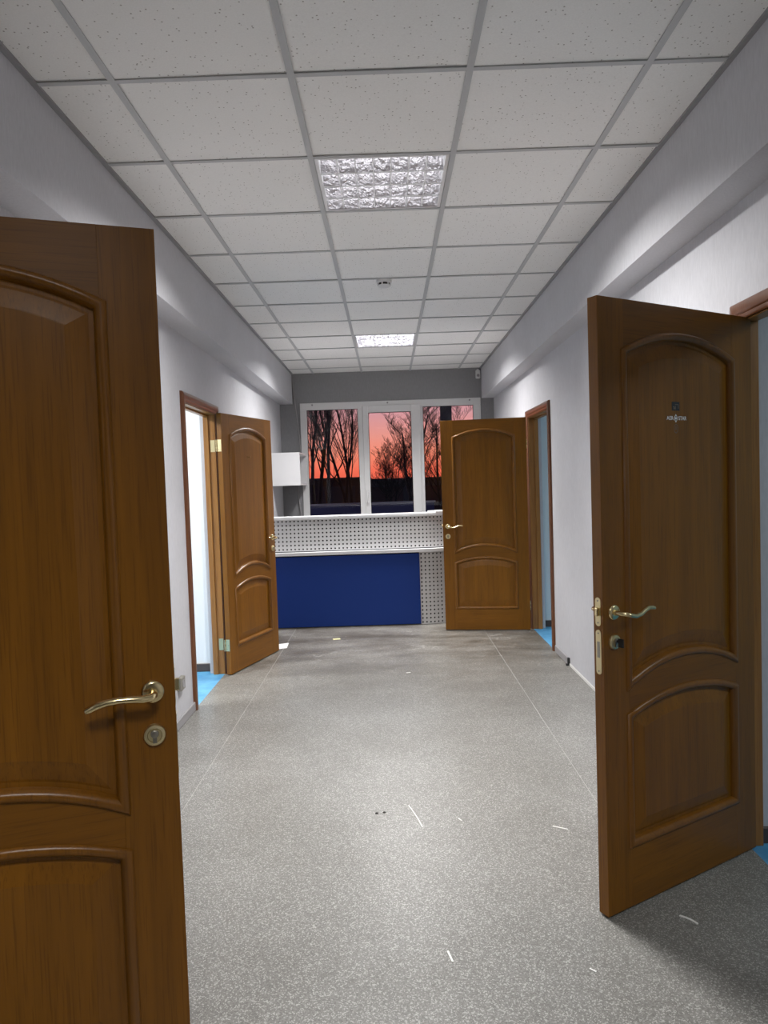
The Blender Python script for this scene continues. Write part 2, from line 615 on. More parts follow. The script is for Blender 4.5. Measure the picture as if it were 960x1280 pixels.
# door frames (lining and casing), one per opening
def door_frame(n, side, op, deep=0.085):
    xa = XL if side < 0 else XR
    s = side
    root = struct(empty('trim_%d' % n, (xa, op[0], 0)))
    a, c = 0.03, op[1] - op[0] - 0.03        # clear opening in local y
    w = op[1] - op[0]
    top = DH - 0.03

    def sb(mb, x0, x1, *r):
        q = sorted((s * x0, s * x1))
        return mb.box(q[0], q[1], *r)
    for y0, y1, ys in ((0, a, 1), (c, w, -1)):
        mb = sb(MB(), -0.004, deep, y0, y1, 0, DH)
        mb.build('jamb', 'jamb', root, 0.002)
        if deep < 0.06:
            continue
        q = sorted((y1 if ys > 0 else y0, (y1 if ys > 0 else y0) + ys * 0.012))
        sb(MB(), 0.046, deep, q[0], q[1], 0, top - 0.012).build('door_stop', 'jamb', root, 0.002)
    sb(MB(), -0.004, deep, a, c, top, DH).build('head_jamb', 'jamb', root, 0.002)
    if deep > 0.06:
        sb(MB(), 0.046, deep, a, c, top - 0.012, top).build('door_stop', 'jamb', root, 0.002)
    prof = [(0.0, 0.0), (0.0, 0.010), (0.006, 0.014), (0.018, 0.015), (0.024, 0.021), (0.040, 0.024), (0.056, 0.022), (0.064, 0.016), (0.066, 0.0)]
    i0, i1, zt = a - 0.006, c + 0.006, top + 0.006
    z0 = 0.0
    for nm, path in (('casing', lambda d: ((i0 - d, z0), (i0 - d, zt + d))), ('head_casing', lambda d: ((i0 - d, zt + d), (i1 + d, zt + d))),
                     ('casing', lambda d: ((i1 + d, zt + d), (i1 + d, z0)))):
        e0 = [(-s * h, path(d)[0][0], path(d)[0][1]) for d, h in prof]
        e1 = [(-s * h, path(d)[1][0], path(d)[1][1]) for d, h in prof]
        MB().loops([e0, e1], True, True).build(nm, 'casing', root, 0, True)
    return root


door_frame(6, -1, OPEN_L[0])
door_frame(7, -1, OPEN_L[1])
door_frame(8, 1, OPEN_R[0], 0.055)
struct(bx(XR + 0.06, XR + WT, OPEN_R[0][1] - 0.013, OPEN_R[0][1], 0, 0.062).build('baseboard_reveal', 'skirt_dark', None, 0.002))
door_frame(9, 1, OPEN_R[1])

# ------------------------------------------------------------------ doors
LW, LH, LT = 0.80, 2.0, 0.04
U0, U1 = 0.117, 0.683


def arc(x0, x1, z, rise, n=14):
    h = (x1 - x0) / 2
    if abs(rise) < 1e-6:
        return [(x0, z), (x1, z)]
    rad = (h * h + rise * rise) / (2 * abs(rise))
    a = math.asin(h / rad)
    out = []
    for i in range(n + 1):
        q = -a + 2 * a * i / n
        out.append(((x0 + x1) / 2 + rad * math.sin(q), z + math.copysign(rad * math.cos(q) - (rad - abs(rise)), rise)))
    return out


UPPER = (0.748, 0.066, 1.832, 0.066)
LOWER = (0.212, 0.0, 0.640, 0.050)


def opening_loop(spec, d, n=16):            # the opening's outline moved inwards by d, arcs kept concentric
    zb, rb, zt, rt = spec
    x0, x1 = U0 + d, U1 - d
    hw = (U1 - U0) / 2
    xm = (U0 + U1) / 2

    def zat(x, z, rise, dd):
        if rise < 1e-6:
            return z + dd
        rad = (hw * hw + rise * rise) / (2 * rise)
        return z + rise - rad + math.sqrt((rad + dd) ** 2 - (x - xm) ** 2)
    xs = [x0 + (x1 - x0) * i / n for i in range(n + 1)]
    return [(x, zat(x, zb, rb, d)) for x in xs] + [(x, zat(x, zt, rt, -d)) for x in xs[::-1]]


MOULD = [(-0.014, 0.0), (-0.012, 0.005), (-0.006, 0.009), (0.002, 0.009), (0.008, 0.005), (0.012, -0.002), (0.014, -0.0125)]
PANEL = [(0.0, -0.013), (0.024, -0.013), (0.030, -0.011), (0.068, -0.003), (0.071, -0.0022)]


def ring(poly, d, y):
    return [(x, y, z) for x, z in opening_loop(poly, d)]


def make_door(name, hinge, free, vis, label, lever='wave'):
    """hinge/free: floor points of the leaf's visible face; vis: +1 when local +y looks at the viewer."""
    hx, hy = hinge
    d = Vector((free[0] - hx, free[1] - hy)).normalized()
    nrm = Vector((-d.y, d.x)) * vis          # towards the viewer
    org = Vector((hx, hy)) - nrm * LT / 2
    root = tag(empty(name, (org.x, org.y, 0.008), math.atan2(d.y, d.x)), label, 'door', None, 'structure')
    h = LT / 2
    z0 = 0.0
    for x0, x1 in ((0, U0), (U1, LW)):
        bx(x0, x1, -h, h, z0, LH).build('stile', 'wood_v', root, 0.0006)
    MB().prism_y([(U0, z0), (U1, z0), (U1, 0.212), (U0, 0.212)], -h + .0002, h - .0002).build('bottom_rail', 'wood_h', root)
    MB().prism_y(arc(U0, U1, 0.640, 0.050) + arc(U0, U1, 0.748, 0.066)[::-1], -h + .0002, h - .0002).build('middle_rail', 'wood_h', root)
    MB().prism_y(arc(U0, U1, 1.832, 0.066) + [(U1, LH), (U0, LH)], -h + .0002, h - .0002).build('top_rail', 'wood_h', root)
    for nm, poly in (('upper_panel', UPPER), ('lower_panel', LOWER)):
        ls = [ring(poly, q, h + y) for q, y in PANEL]
        lb = [ring(poly, q, -h - y) for q, y in PANEL]
        pn = MB().loops(lb[::-1] + ls, True, True).build(nm, 'wood_v', root)
        for sg in (1, -1):
            MB().loops([ring(poly, q, sg * (h + y)) for q, y in MOULD]).build('moulding', 'mould', root, 0, True)
    # handles on both faces
    hu, hz, kz = LW - 0.047, 0.994, 0.898
    for sg in (1, -1):
        y = sg * h
        dh = MB().lathe([(0.0255, 0), (0.0255, sg * 0.004), (0.023, sg * 0.008), (0.019, sg * 0.010), (0.010, sg * 0.0105)], (hu, y, hz), 'Y', 28).build('door_handle', 'brass', root, 0, True)
        if lever == 'wave':
            pts = [(0, 0.008, 0), (0, 0.034, 0), (-0.006, 0.046, -0.001), (-0.020, 0.050, -0.005), (-0.045, 0.050, -0.011), (-0.070, 0.049, -0.008), (-0.092, 0.047, 0.002),
                   (-0.112, 0.045, 0.008), (-0.130, 0.044, 0.007), (-0.142, 0.043, 0.004)]
        else:
            pts = [(0, 0.008, 0), (0, 0.034, 0), (-0.006, 0.046, -0.001), (-0.020, 0.050, -0.001), (-0.045, 0.051, 0.002), (-0.070, 0.051, 0.003), (-0.092, 0.050, 0.001),
                   (-0.112, 0.048, -0.004), (-0.126, 0.047, -0.010), (-0.134, 0.046, -0.013)]
        rad = [0.010, 0.0095, 0.0095, 0.0098, 0.0095, 0.009, 0.009, 0.0095, 0.0095, 0.0085]
        MB().tube([(hu + a, y + sg * q, hz + c) for a, q, c in pts], rad, 12, 0.85).build('lever', 'brass', dh, 0, True)
        er = MB().lathe([(0.0245, 0), (0.0245, sg * 0.005), (0.022, sg * 0.009), (0.016, sg * 0.0105), (0.014, sg * 0.008)], (hu, y, kz), 'Y', 28).build('escutcheon', 'brass_dull', root, 0, True)
        key = MB().lathe([(0.0085, 0), (0.0085, sg * 0.0135), (0.007, sg * 0.0145)], (hu, y, kz + 0.004), 'Y', 16)
        key.box(hu - 0.0042, hu + 0.0042, min(y, y + sg * 0.0125), max(y, y + sg * 0.0125), kz - 0.016, kz)
        key.build('lock_cylinder', 'steel', er, 0, True)
    # lock plates on the free edge
    for za, zb2 in ((0.952, 1.045), (0.795, 0.940)):
        lp = MB()
        n = 8
        w = 0.011
        poly = [(w * math.cos(PI * i / n), zb2 - w + w * math.sin(PI * i / n)) for i in range(n + 1)] + [(w * math.cos(PI + PI * i / n), za + w + w * math.sin(PI + PI * i / n)) for i in range(n + 1)]
        lp.loops([[(LW - 0.001, a, c) for a, c in poly], [(LW + 0.0012, a, c) for a, c in poly]], True, True)
        o = lp.build('lock_plate', 'brass_dull', root)
        for zc in (za + 0.011, zb2 - 0.011):
            MB().lathe([(0.003, 0), (0.003, 0.0018), (0.002, 0.002)], (LW, 0, zc), 'X', 10).build('screw', 'steel', o)
        if za < 0.9:
            bx(LW, LW + 0.0018, -0.0055, 0.0055, 0.85, 0.902).build('bolt', 'steel', o)
        else:
            bx(LW, LW + 0.011, -0.006, 0.006, 0.985, 1.012).build('latch', 'brass', o, 0.002)
    # butt hinges on the far face's corner
    sv = -vis
    for zc in (0.225, 1.755):
        hg = bx(-0.0016, 0.0006, sv * h - sv * 0.034 if sv > 0 else sv * h, sv * h if sv > 0 else sv * h + 0.034, zc - 0.045, zc + 0.045).build('hinge', 'brass_dull', root)
        for k in range(5):
            MB().lathe([(0.0062, 0), (0.0062, 0.0165)], (-0.004, sv * (h + 0.005), zc - 0.045 + k * 0.018), 'Z', 12).build('knuckle', 'brass_dull' if k % 2 else 'brass', hg, 0, True)
        for q in (-0.03, 0.0, 0.03):
            MB().lathe([(0.003, 0), (0.0025, -0.0012)], (-0.0016, sv * h - sv * (0.012 if q else 0.024), zc + q), 'X', 8).build('screw', 'steel', hg)
    return root


d_near_left = make_door('door_1', (-1.241, 1.276), (-0.488, 1.546), -1, 'varnished brown two-panel door standing open closest to the camera, cropped by the photo', 'droop')
d_far_left = make_door('door_2', (-1.245, 5.343), (-0.994, 6.112), -1, 'brown two-panel door swung back toward the wall before the blue counter, brass hinges showing')
d_near_right = make_door('door_3', (1.361, 2.642), (0.672, 2.235), 1, 'dark brown two-panel door with a lettered sticker, lock plates showing on its edge')
d_far_right = make_door('door_4', (1.305, 6.612), (0.514, 6.73), 1, 'brown two-panel door standing open in front of the counter end and window')
# hinge plates on the jambs
for y in (OPEN_L[1][1] - 0.0308,):
    for zc in (0.233, 1.763):
        bx(XL - 0.036, XL - 0.002, y - 0.0012, y + 0.001, zc - 0.045, zc + 0.045).build('hinge_plate', 'brass_dull', bpy.data.objects['trim_7']).matrix_parent_inverse = Matrix.Translation((-XL, -OPEN_L[1][0], 0))
kb = MB().lathe([(0.0045, 0.014), (0.0045, 0.020)], (LW - 0.047, LT / 2, 0.902), 'Y', 10).box(LW - 0.0495, LW - 0.0445, LT / 2 + 0.019, LT / 2 + 0.040, 0.884, 0.912).build('thumb_turn', 'black', d_near_right, 0.001)
kb['label'] = 'black turning piece in the lock'
# little brass peg on the far left door
h = -LT / 2
pg = MB().lathe([(0.006, 0.0), (0.006, -0.003), (0.0025, -0.004), (0.0025, -0.016), (0.004, -0.018), (0.004, -0.020)], (0.385, h - 0.001, 1.676), 'Y', 10).build('peg', 'brass', d_far_left, 0, True)

# sticker on the near right door
UC = 0.428
YS = LT / 2 - 0.0022


def text(body, size, xc, z, mat, nm, parent, y, sx_=1.0):
    cu = bpy.data.curves.new(nm, 'FONT')
    cu.body = body
    cu.size = size
    cu.align_x = 'CENTER'
    cu.align_y = 'CENTER'
    cu.extrude = 0.0002
    cu.offset = size * 0.012
    cu.space_character = 1.06
    tmp = bpy.data.objects.new(nm, cu)
    COL.objects.link(tmp)
    bpy.context.view_layer.update()
    me = bpy.data.meshes.new_from_object(tmp.evaluated_get(bpy.context.evaluated_depsgraph_get()))
    bpy.data.objects.remove(tmp)
    for v_ in me.vertices:
        p = v_.co.copy()
        v_.co = (xc - p.x * sx_, y + p.z + 0.0004, z + p.y)
    me.materials.clear()
    me.materials.append(M[mat])
    o = bpy.data.objects.new(nm, me)
    COL.objects.link(o)
    o.parent = parent
    return o


stk = bx(UC - 0.020, UC + 0.020, YS, YS + 0.0005, 1.648, 1.678).build('sticker', 'print_black', d_near_right)
stk['label'] = 'small black square with faint grey marks above the lettering'
for q in ((UC - 0.015, UC + 0.004, 1.668, 1.670), (UC - 0.015, UC - 0.012, 1.655, 1.668), (UC + 0.0, UC + 0.003, 1.652, 1.664), (UC + 0.006, UC + 0.014, 1.660, 1.663)):
    bx(q[0], q[1], YS + 0.0004, YS + 0.0008, q[2], q[3]).build('mark', 'print_grey', stk)
MB().lathe([(0.004, 0.0004), (0.004, 0.0009)], (UC + 0.008, YS, 1.656), 'Y', 12).build('mark', 'print_grey', stk)
let = text('AER', 0.0185, UC + 0.0300, 1.622, 'print_white', 'lettering', d_near_right, YS)
let['label'] = 'white capital lettering with a diamond-shaped emblem standing for the O'
text('STAR', 0.0185, UC - 0.0345, 1.622, 'print_white', 'lettering', d_near_right, YS, 0.92)
dm = MB()
for k in range(2):
    pass
outer = [(0.0, 0.0145), (-0.0105, 0.0), (0.0, -0.0145), (0.0105, 0.0)]
inner = [(0.0, 0.0100), (-0.0075, 0.0), (0.0, -0.0100), (0.0075, 0.0)]
dm.loops([[(UC + a, YS + 0.0008, 1.622 + c) for a, c in outer], [(UC + a, YS + 0.0008, 1.622 + c) for a, c in inner]])
dm.loops([[(UC + a, YS + 0.0001, 1.622 + c) for a, c in outer], [(UC + a, YS + 0.0008, 1.622 + c) for a, c in outer]])
dm.build('emblem', 'print_white', d_near_right)
MB().loops([[(UC + a * 1.0, YS + 0.0005, 1.622 + c) for a, c in inner], [(UC, YS + 0.0005, 1.622)] * 4]).build('emblem', 'print_black', d_near_right)
MB().lathe([(0.0042, 0.0005), (0.0042, 0.0009)], (UC, YS, 1.622), 'Y', 14).build('emblem', 'print_white', d_near_right)
n = 20
MB().loops([[(UC + 0.011 * k * math.cos(2 * PI * i / n), YS + 0.0006, 1.587 + 0.016 * k * math.sin(2 * PI * i / n)) for i in range(n)] for k in (1.0, 0.8)]).build('ring_mark', 'print_grey', d_near_right)
MB().loops([[(UC + 0.0035 * k * math.cos(2 * PI * i / n), YS + 0.0006, 1.589 + 0.006 * k * math.sin(2 * PI * i / n)) for i in range(n)] for k in (1.0, 0.4)]).build('ring_mark', 'print_grey', d_near_right)

# ------------------------------------------------------------------ window
win = struct(empty('window_1', ((WX0 + WX1) / 2, YF, WZ0)))


def wb(nm, mat, boxes, bev=0.004, parent=win):
    mb = MB()
    for b_ in boxes:
        mb.box(*b_)
    o = mb.build(nm, mat, parent, bev)
    if parent is win:
        o.matrix_parent_inverse = Matrix.Translation(-win.location)
    return o


fy0, fy1 = YF - 0.012, YF + 0.055
ZP = 2.366
wb('window_frame', 'pvc', [(WX0, WX1, fy0, fy1, ZP, WZ1)])
wb('window_frame', 'pvc', [(WX0, -0.98, fy0, fy1, WZ0 + 0.08, ZP)])
wb('window_frame', 'pvc', [(1.09, WX1, fy0, fy1, WZ0 + 0.08, ZP)])
wb('window_frame', 'pvc', [(WX0, WX1, fy0, fy1, WZ0, WZ0 + 0.08)])
wb('mullion', 'pvc', [(-0.345, -0.272, fy0, fy1, WZ0 + 0.08, ZP)])
wb('mullion', 'pvc', [(0.405, 0.462, fy0, fy1, WZ0 + 0.08, ZP)])
sy0, sy1 = YF - 0.032, YF + 0.04
sz0, sz1 = WZ0 + 0.06, 2.396
sash = wb('sash', 'pvc', [(-0.286, -0.216, sy0, sy1, sz0, sz1), (0.315, 0.424, sy0, sy1, sz0, sz1), (-0.216, 0.315, sy0, sy1, sz1 - 0.084, sz1), (-0.216, 0.315, sy0, sy1, sz0, sz0 + 0.09)])
for x0, x1, z0_, z1_ in ((-0.98, -0.345, WZ0 + 0.08, ZP), (-0.216, 0.315, sz0 + 0.09, sz1 - 0.084), (0.462, 1.09, WZ0 + 0.08, ZP)):
    wb('pane', 'glass', [(x0, x1, YF + 0.018, YF + 0.022, z0_, z1_)], 0)
    g = 0.006
    wb('gasket', 'black', [(x0, x1, YF + 0.008, YF + 0.017, z1_ - g, z1_), (x0, x1, YF + 0.008, YF + 0.017, z0_, z0_ + g), (x0, x0 + g, YF + 0.008, YF + 0.017, z0_ + g, z1_ - g),
                           (x1 - g, x1, YF + 0.008, YF + 0.017, z0_ + g, z1_ - g)], 0)
hd = wb('window_handle', 'white_plastic', [(-0.263, -0.237, sy0 - 0.010, sy0, 1.285, 1.355)], 0.004)
MB().tube([(-0.25, sy0 - 0.008, 1.32), (-0.25, sy0 - 0.035, 1.32), (-0.25, sy0 - 0.042, 1.30), (-0.25, sy0 - 0.042, 1.20)], [0.008, 0.008, 0.010, 0.008], 10).build('grip', 'white_plastic', hd, 0, True).matrix_parent_inverse = Matrix.Identity(4)
for x in (-0.905, 0.028, 1.045):
    wbo = MB().lathe([(0.011, 0.0), (0.011, -0.004), (0.008, -0.0055)], (x, fy0, 2.427), 'Y', 14).build('screw_cap', 'plastic_grey', win, 0, True)
    wbo.matrix_parent_inverse = Matrix.Translation(-win.location)
wb('window_sill', 'pvc', [(WX0 - 0.04, WX1 + 0.04, YF - 0.20, YF - 0.001, WZ0 - 0.03, WZ0)], 0.004)

# ------------------------------------------------------------------ reception counter
ctr = tag(empty('reception_counter', (-0.3, 7.05, 0)), 'white perforated reception counter with a deep blue front panel below the window', 'counter')
CY, CX, CRD = 7.05, 0.31, 0.7
S1 = CX - XL - 0.003
S2 = S1 + CRD * PI / 2
S3 = S2 + 0.5


def cpt(s, z, o):
    if s <= S1:
        return (XL + 0.003 + s, CY - o, z)
    if s <= S2:
        a = (s - S1) / CRD
        return (CX + (CRD + o) * math.sin(a), CY + CRD - (CRD + o) * math.cos(a), z)
    return (CX + CRD + o, CY + CRD + (s - S2), z)


def ss_range(a, c, n):
    base = [a + (c - a) * i / n for i in range(n + 1)]
    return sorted(set([round(q, 5) for q in base] + [round(q, 5) for q in (S1, S2) if a < q < c]))


def cloop(a, c, z0_, z1_, o0, o1, n=44):     # curved board between offsets o0 (back) and o1 (front)
    ls = [[cpt(s, z0_, o0), cpt(s, z0_, o1), cpt(s, z1_, o1), cpt(s, z1_, o0)] for s in ss_range(a, c, n)]
    return MB().loops(ls, True, True)


def cpart(mb, nm, mat, smooth=False, bevel=0):
    o = mb.build(nm, mat, ctr, bevel, smooth)
    o.matrix_parent_inverse = Matrix.Translation(-ctr.location)
    return o


def perforated(a, z0_, cols_, rows, o, cell=0.0405, r_=0.0092):
    mb = MB()
    h_ = cell / 2
    for i in range(cols_):
        for j in range(rows):
            sc, zc = a + (i + 0.5) * cell, z0_ + (j + 0.5) * cell
            ou = [(h_, 0), (h_, h_), (0, h_), (-h_, h_), (-h_, 0), (-h_, -h_), (0, -h_), (h_, -h_)]
            inn = [(r_ * math.cos(k * PI / 4), r_ * math.sin(k * PI / 4)) for k in range(8)]
            mb.loops([[cpt(sc + p, zc + q, o) for p, q in ou], [cpt(sc + p, zc + q, o) for p, q in inn], [cpt(sc + p, zc + q, o - 0.007) for p, q in inn]])
    return mb


cell = 0.0405
nl = 34
cpart(perforated(0.006, 0.774, int((S3 - 0.01) / cell), 8, -0.04), 'upper_perforated_panel', 'perf')
cpart(perforated(S1 - 0.02, 0.004, int((S3 - S1) / cell), 18, 0.0), 'lower_perforated_panel', 'perf')
cpart(cloop(0.0, S3, 0.766, 1.098, -0.06, -0.047), 'upper_backing', 'dark_back')
cpart(cloop(0.0, S3, 0.004, 0.735, -0.02, -0.007), 'lower_backing', 'dark_back')
cpart(cloop(0.0, S1 + 0.17, 1.096, 1.120, -0.30, -0.028), 'top_board', 'laminate')
cpart(cloop(S1 + 0.17, S3, 1.096, 1.134, -0.30, -0.024), 'top_board', 'laminate')
cpart(cloop(0.0, S3, 0.735, 0.766, -0.12, 0.035), 'ledge', 'laminate')
o = cpart(bx(XL + 0.005, 0.292, CY - 0.016, CY - 0.0005, 0.012, 0.722), 'front_panel', 'blue', False, 0.0015)
o['label'] = 'deep blue flat front panel'
cpart(bx(XL + 0.005, CX, CY + 0.021, CY + 0.55, 0.70, 0.733), 'worktop', 'laminate')

# white wall cabinet beside the window
cab = tag(empty('wall_cabinet', (XL, 8.4, 1.44)), 'white open-fronted box cabinet hung high at the left end of the window', 'cabinet')


def kp(nm, mat, *b_):
    o = MB().box(*b_).build(nm, mat, cab, 0.0015)
    o.matrix_parent_inverse = Matrix.Translation(-cab.location)
    return o


kx = -0.99
kp('end_panel', 'laminate', XL + 0.002, kx, 8.00, 8.018, 1.44, 1.815)
kp('end_panel', 'laminate', XL + 0.002, kx, 8.70, 8.718, 1.44, 1.815)
kp('top_panel', 'laminate', XL + 0.002, kx, 8.018, 8.70, 1.797, 1.815)
kp('bottom_panel', 'laminate', XL + 0.002, kx, 8.018, 8.70, 1.44, 1.458)
kp('back_panel', 'laminate', XL + 0.002, XL + 0.008, 8.018, 8.70, 1.458, 1.797)
# cable hanging in the corner beside the window
cb = MB().tube([(-1.140, 8.765, 2.81), (-1.132, 8.764, 2.66), (-1.120, 8.762, 2.50), (-1.105, 8.760, 2.33), (-1.088, 8.757, 2.15), (-1.075, 8.755, 2.0), (-1.068, 8.756, 1.86), (-1.075, 8.757, 1.72), (-1.10, 8.757, 1.55),
                (-1.112, 8.756, 1.40), (-1.110, 8.756, 1.28), (-1.095, 8.757, 1.15), (-1.085, 8.757, 1.0)], 0.006, 6).build('hanging_cable', 'cable', None, 0, True)
tag(cb, 'thin grey cable hanging from the ceiling beside the left window edge', 'cable')

# motion detector
md = tag(empty('motion_detector', (1.155, YF, 2.735)), 'small white motion detector in the far right corner under the ceiling', 'sensor')
bx(-0.028, 0.028, -0.042, 0.0, -0.05, 0.05).build('housing', 'white_plastic', md, 0.008, True, 2)
MB().lathe([(0.019, 0.0), (0.017, -0.006), (0.010, -0.010)], (0, -0.041, -0.014), 'Y', 16).build('lens', 'plastic_grey', md, 0, True)
bx(-0.012, 0.012, -0.02, 0.0, 0.05, 0.064).build('bracket', 'white_plastic', md, 0.002)

# smoke detector
sm = tag(empty('smoke_detector', (0.019, 4.86, ZC)), 'round white smoke detector on the ceiling between the two light fixtures', 'smoke detector')
MB().lathe([(0.052, -0.002), (0.052, -0.016), (0.048, -0.019)], (0, 0, 0), 'Z', 28).build('base', 'white_plastic', sm, 0, True)
MB().lathe([(0.038, -0.019), (0.037, -0.034), (0.038, -0.036)], (0, 0, 0), 'Z', 28).build('sensing_grille', 'black', sm, 0, True)
for k in range(6):
    a = k * PI / 3 + 0.2
    c_, s_ = math.cos(a), math.sin(a)
    MB().tube([(0.041 * c_, 0.041 * s_, -0.018), (0.041 * c_, 0.041 * s_, -0.037)], 0.006, 6).build('rib', 'white_plastic', sm)
MB().lathe([(0.043, -0.034), (0.042, -0.040), (0.032, -0.046), (0.012, -0.048)], (0, 0, 0), 'Z', 28).build('cover', 'white_plastic', sm, 0, True)

# socket low on the left wall
so = tag(empty('wall_socket', (XL, 4.235, 0.262)), 'small grey surface socket low on the left wall beside the doorway', 'socket')
bx(0, 0.028, -0.04, 0.04, -0.04, 0.04).build('housing', 'outlet', so, 0.004)
MB().lathe([(0.024, 0.028), (0.024, 0.031), (0.020, 0.031), (0.019, 0.029)], (0, 0, 0), 'X', 20).build('face', 'plastic_grey', so, 0, True)

# black end clip of the broken baseboard
ec = MB().box(XR - 0.018, XR, 5.325, 5.348, 0.0, 0.060).box(XR - 0.030, XR - 0.018, 5.32, 5.345, 0.0, 0.016).build('baseboard_clip', 'black', None, 0.003)
tag(ec, 'small black plastic end clip where the right baseboard breaks off', 'clip')

# ------------------------------------------------------------------ ceiling lights
def ceiling_light(row, label, tube_mat='tube', power=1.0):
    xc, yc = 0.0199, GY0 + 0.6 * (row + 0.5)
    root = tag(empty('ceiling_light', (xc, yc, ZC)), label, 'ceiling light', 'recessed louvre lights in the tiled ceiling')
    a = 0.286
    hh = 0.118
    hs = MB().box(-a, a, -a, a, hh, hh + 0.002)
    for q in ((-a, -a + .002, -a, a), (a - .002, a, -a, a), (-a, a, -a, -a + .002), (-a, a, a - .002, a)):
        hs.box(*q, 0.0, hh)
    hs.build('housing', 'lamp_white', root)
    rim = MB()
    for q in ((-a, -a + .014, -a, a), (a - .014, a, -a, a), (-a + .014, a - .014, -a, -a + .010), (-a + .014, a - .014, a - .010, a)):
        rim.box(*q, -0.001, 0.006)
    rim.build('rim', 'lamp_white', root)
    lou = MB()
    bi = a - 0.014
    pitch_y = 2 * bi / 4
    pitch_x = 2 * bi / 7
    zb, zt = 0.002, 0.060
    lv = None
    for k in range(5):
        y = -bi + k * pitch_y
        p = [(-0.0022, zb), (0.0022, zb), (0.011, zt), (-0.011, zt)]
        if k == 0:
            p = [(0.0, zb), (0.0022, zb), (0.011, zt), (0.0, zt)]
        if k == 4:
            p = [(-0.0022, zb), (0.0, zb), (0.0, zt), (-0.011, zt)]
        o = MB().loops([[(-bi, y + q, z) for q, z in p], [(bi, y + q, z) for q, z in p]], True, True).build('louvre_rail' if k else 'louvre', 'foil', lv or root)
        if 0 < k < 4:
            bx(-bi, bi, y - 0.0034, y + 0.0034, -0.0018, 0.0014).build('louvre_lip', 'milky', lv)
        if lv is None:
            lv = o
    for k in range(1, 7):
        x = -bi + k * pitch_x
        for j in range(4):
            y0 = -bi + j * pitch_y + 0.0022
            y1 = y0 + pitch_y - 0.0044
            p = [(x - 0.0026, zb - 0.001), (x + 0.0026, zb - 0.001), (x + 0.0014, zt - 0.004), (x - 0.0014, zt - 0.004)]
            MB().loops([[(q, y0 - (z - zb) * 0 + (0 if q else 0), z) for q, z in p], [(q, y1, z) for q, z in p]], True, True).build('louvre_blade', 'milky', lv)
    for k in range(4):
        y = -bi + (k + 0.5) * pitch_y
        MB().lathe([(0.013, -0.262), (0.013, 0.262)], (0, y, 0.082), 'X', 12).build('tube', tube_mat, root, 0, True)
        for sx_ in (-1, 1):
            bx(min(sx_ * 0.262, sx_ * 0.278), max(sx_ * 0.262, sx_ * 0.278), y - 0.012, y + 0.012, 0.066, hh).build('lamp_holder', 'white_plastic', root)
    for sx_ in (-1, 1):                      # the light itself: two reflector halves, each throwing down and sideways
        l = bpy.data.lights.new('reflector_beam', 'AREA')
        l.shape = 'RECTANGLE'
        l.size, l.size_y = 0.10, 0.52
        l.energy = LAMP * power
        l.spread = R(133)
        l.color = (1.0, 0.985, 0.97)
        lo = bpy.data.objects.new('reflector_beam', l)
        COL.objects.link(lo)
        lo.parent = root
        lo.location = (sx_ * 0.14, 0, -0.034)
        lo.rotation_euler = (0, -sx_ * R(15), 0)
    return root


ceiling_light(1, 'square louvred ceiling light nearer the camera, before the smoke detector')
ceiling_light(7, 'square louvred ceiling light farther away, close to the window', 'tube_far')
ceiling_light(-5, 'square louvred ceiling light above and behind the viewer, outside the photo', 'tube_weak', 0.42)

# ------------------------------------------------------------------ litter on the floor
random.seed(9)


def strip(nm, p, q, wd, mat, label, cat, th=0.002, curl=0.0):
    a, c = Vector((*p, 0)), Vector((*q, 0))
    dd_ = (c - a).normalized()
    n_ = Vector((-dd_.y, dd_.x, 0))
    L = (c - a).length
    ls = []
    for i in range(7):
        tt = i / 6
        m_ = a.lerp(c, tt) + n_ * curl * L * math.sin(PI * tt)
        z = 0.0004 + abs(curl) * 0.02 * math.sin(PI * tt)
        w_ = wd / 2
        ls.append([(m_ - n_ * w_ + Vector((0, 0, z))), (m_ + n_ * w_ + Vector((0, 0, z))), (m_ + n_ * w_ + Vector((0, 0, z + th))), (m_ - n_ * w_ + Vector((0, 0, z + th)))])
    o = MB().loops(ls, True, True).build(nm, mat)
    return tag(o, label, cat)


strip('plastic_strip', (0.046, 3.085), (0.098, 2.885), 0.004, 'strip', 'long thin white plastic sliver lying mid-floor, longest of the scraps', 'scrap', 0.002, 0.015)
strip('plastic_strip', (0.137, 2.105), (0.148, 2.055), 0.006, 'strip', 'short white sliver near the bottom centre of the photo', 'scrap')
strip('plastic_strip', (0.545, 2.01), (0.560, 1.995), 0.005, 'strip', 'tiny white sliver between the bottom sliver and the near right door', 'scrap')
strip('plastic_strip', (0.905, 2.245), (0.945, 2.20), 0.007, 'strip', 'white sliver in the shadow of the near right door', 'scrap', 0.003, 0.05)
strip('plastic_strip', (0.635, 2.86), (0.69, 2.83), 0.006, 'strip', 'white sliver just left of the near right door edge', 'scrap')
strip('plastic_strip', (0.255, 2.95), (0.267, 2.93), 0.004, 'strip', 'tiny white fleck right of the long sliver', 'scrap')
strip('paper_scrap', (-0.555, 6.49), (-0.490, 6.505), 0.045, 'yellow', 'pale yellow paper scrap on the floor before the blue counter', 'scrap')
strip('paper_scrap', (0.09, 5.265), (0.125, 5.275), 0.008, 'strip', 'thin white shred on the floor in the middle distance', 'scrap')
o = MB().prism_z([(-1.075, 6.15), (-0.945, 6.20), (-0.955, 6.40), (-1.05, 6.36)], 0.0003, 0.0012).build('paper_sheet', 'paper')
tag(o, 'white paper sheet on the floor beside the far left door bottom', 'paper')
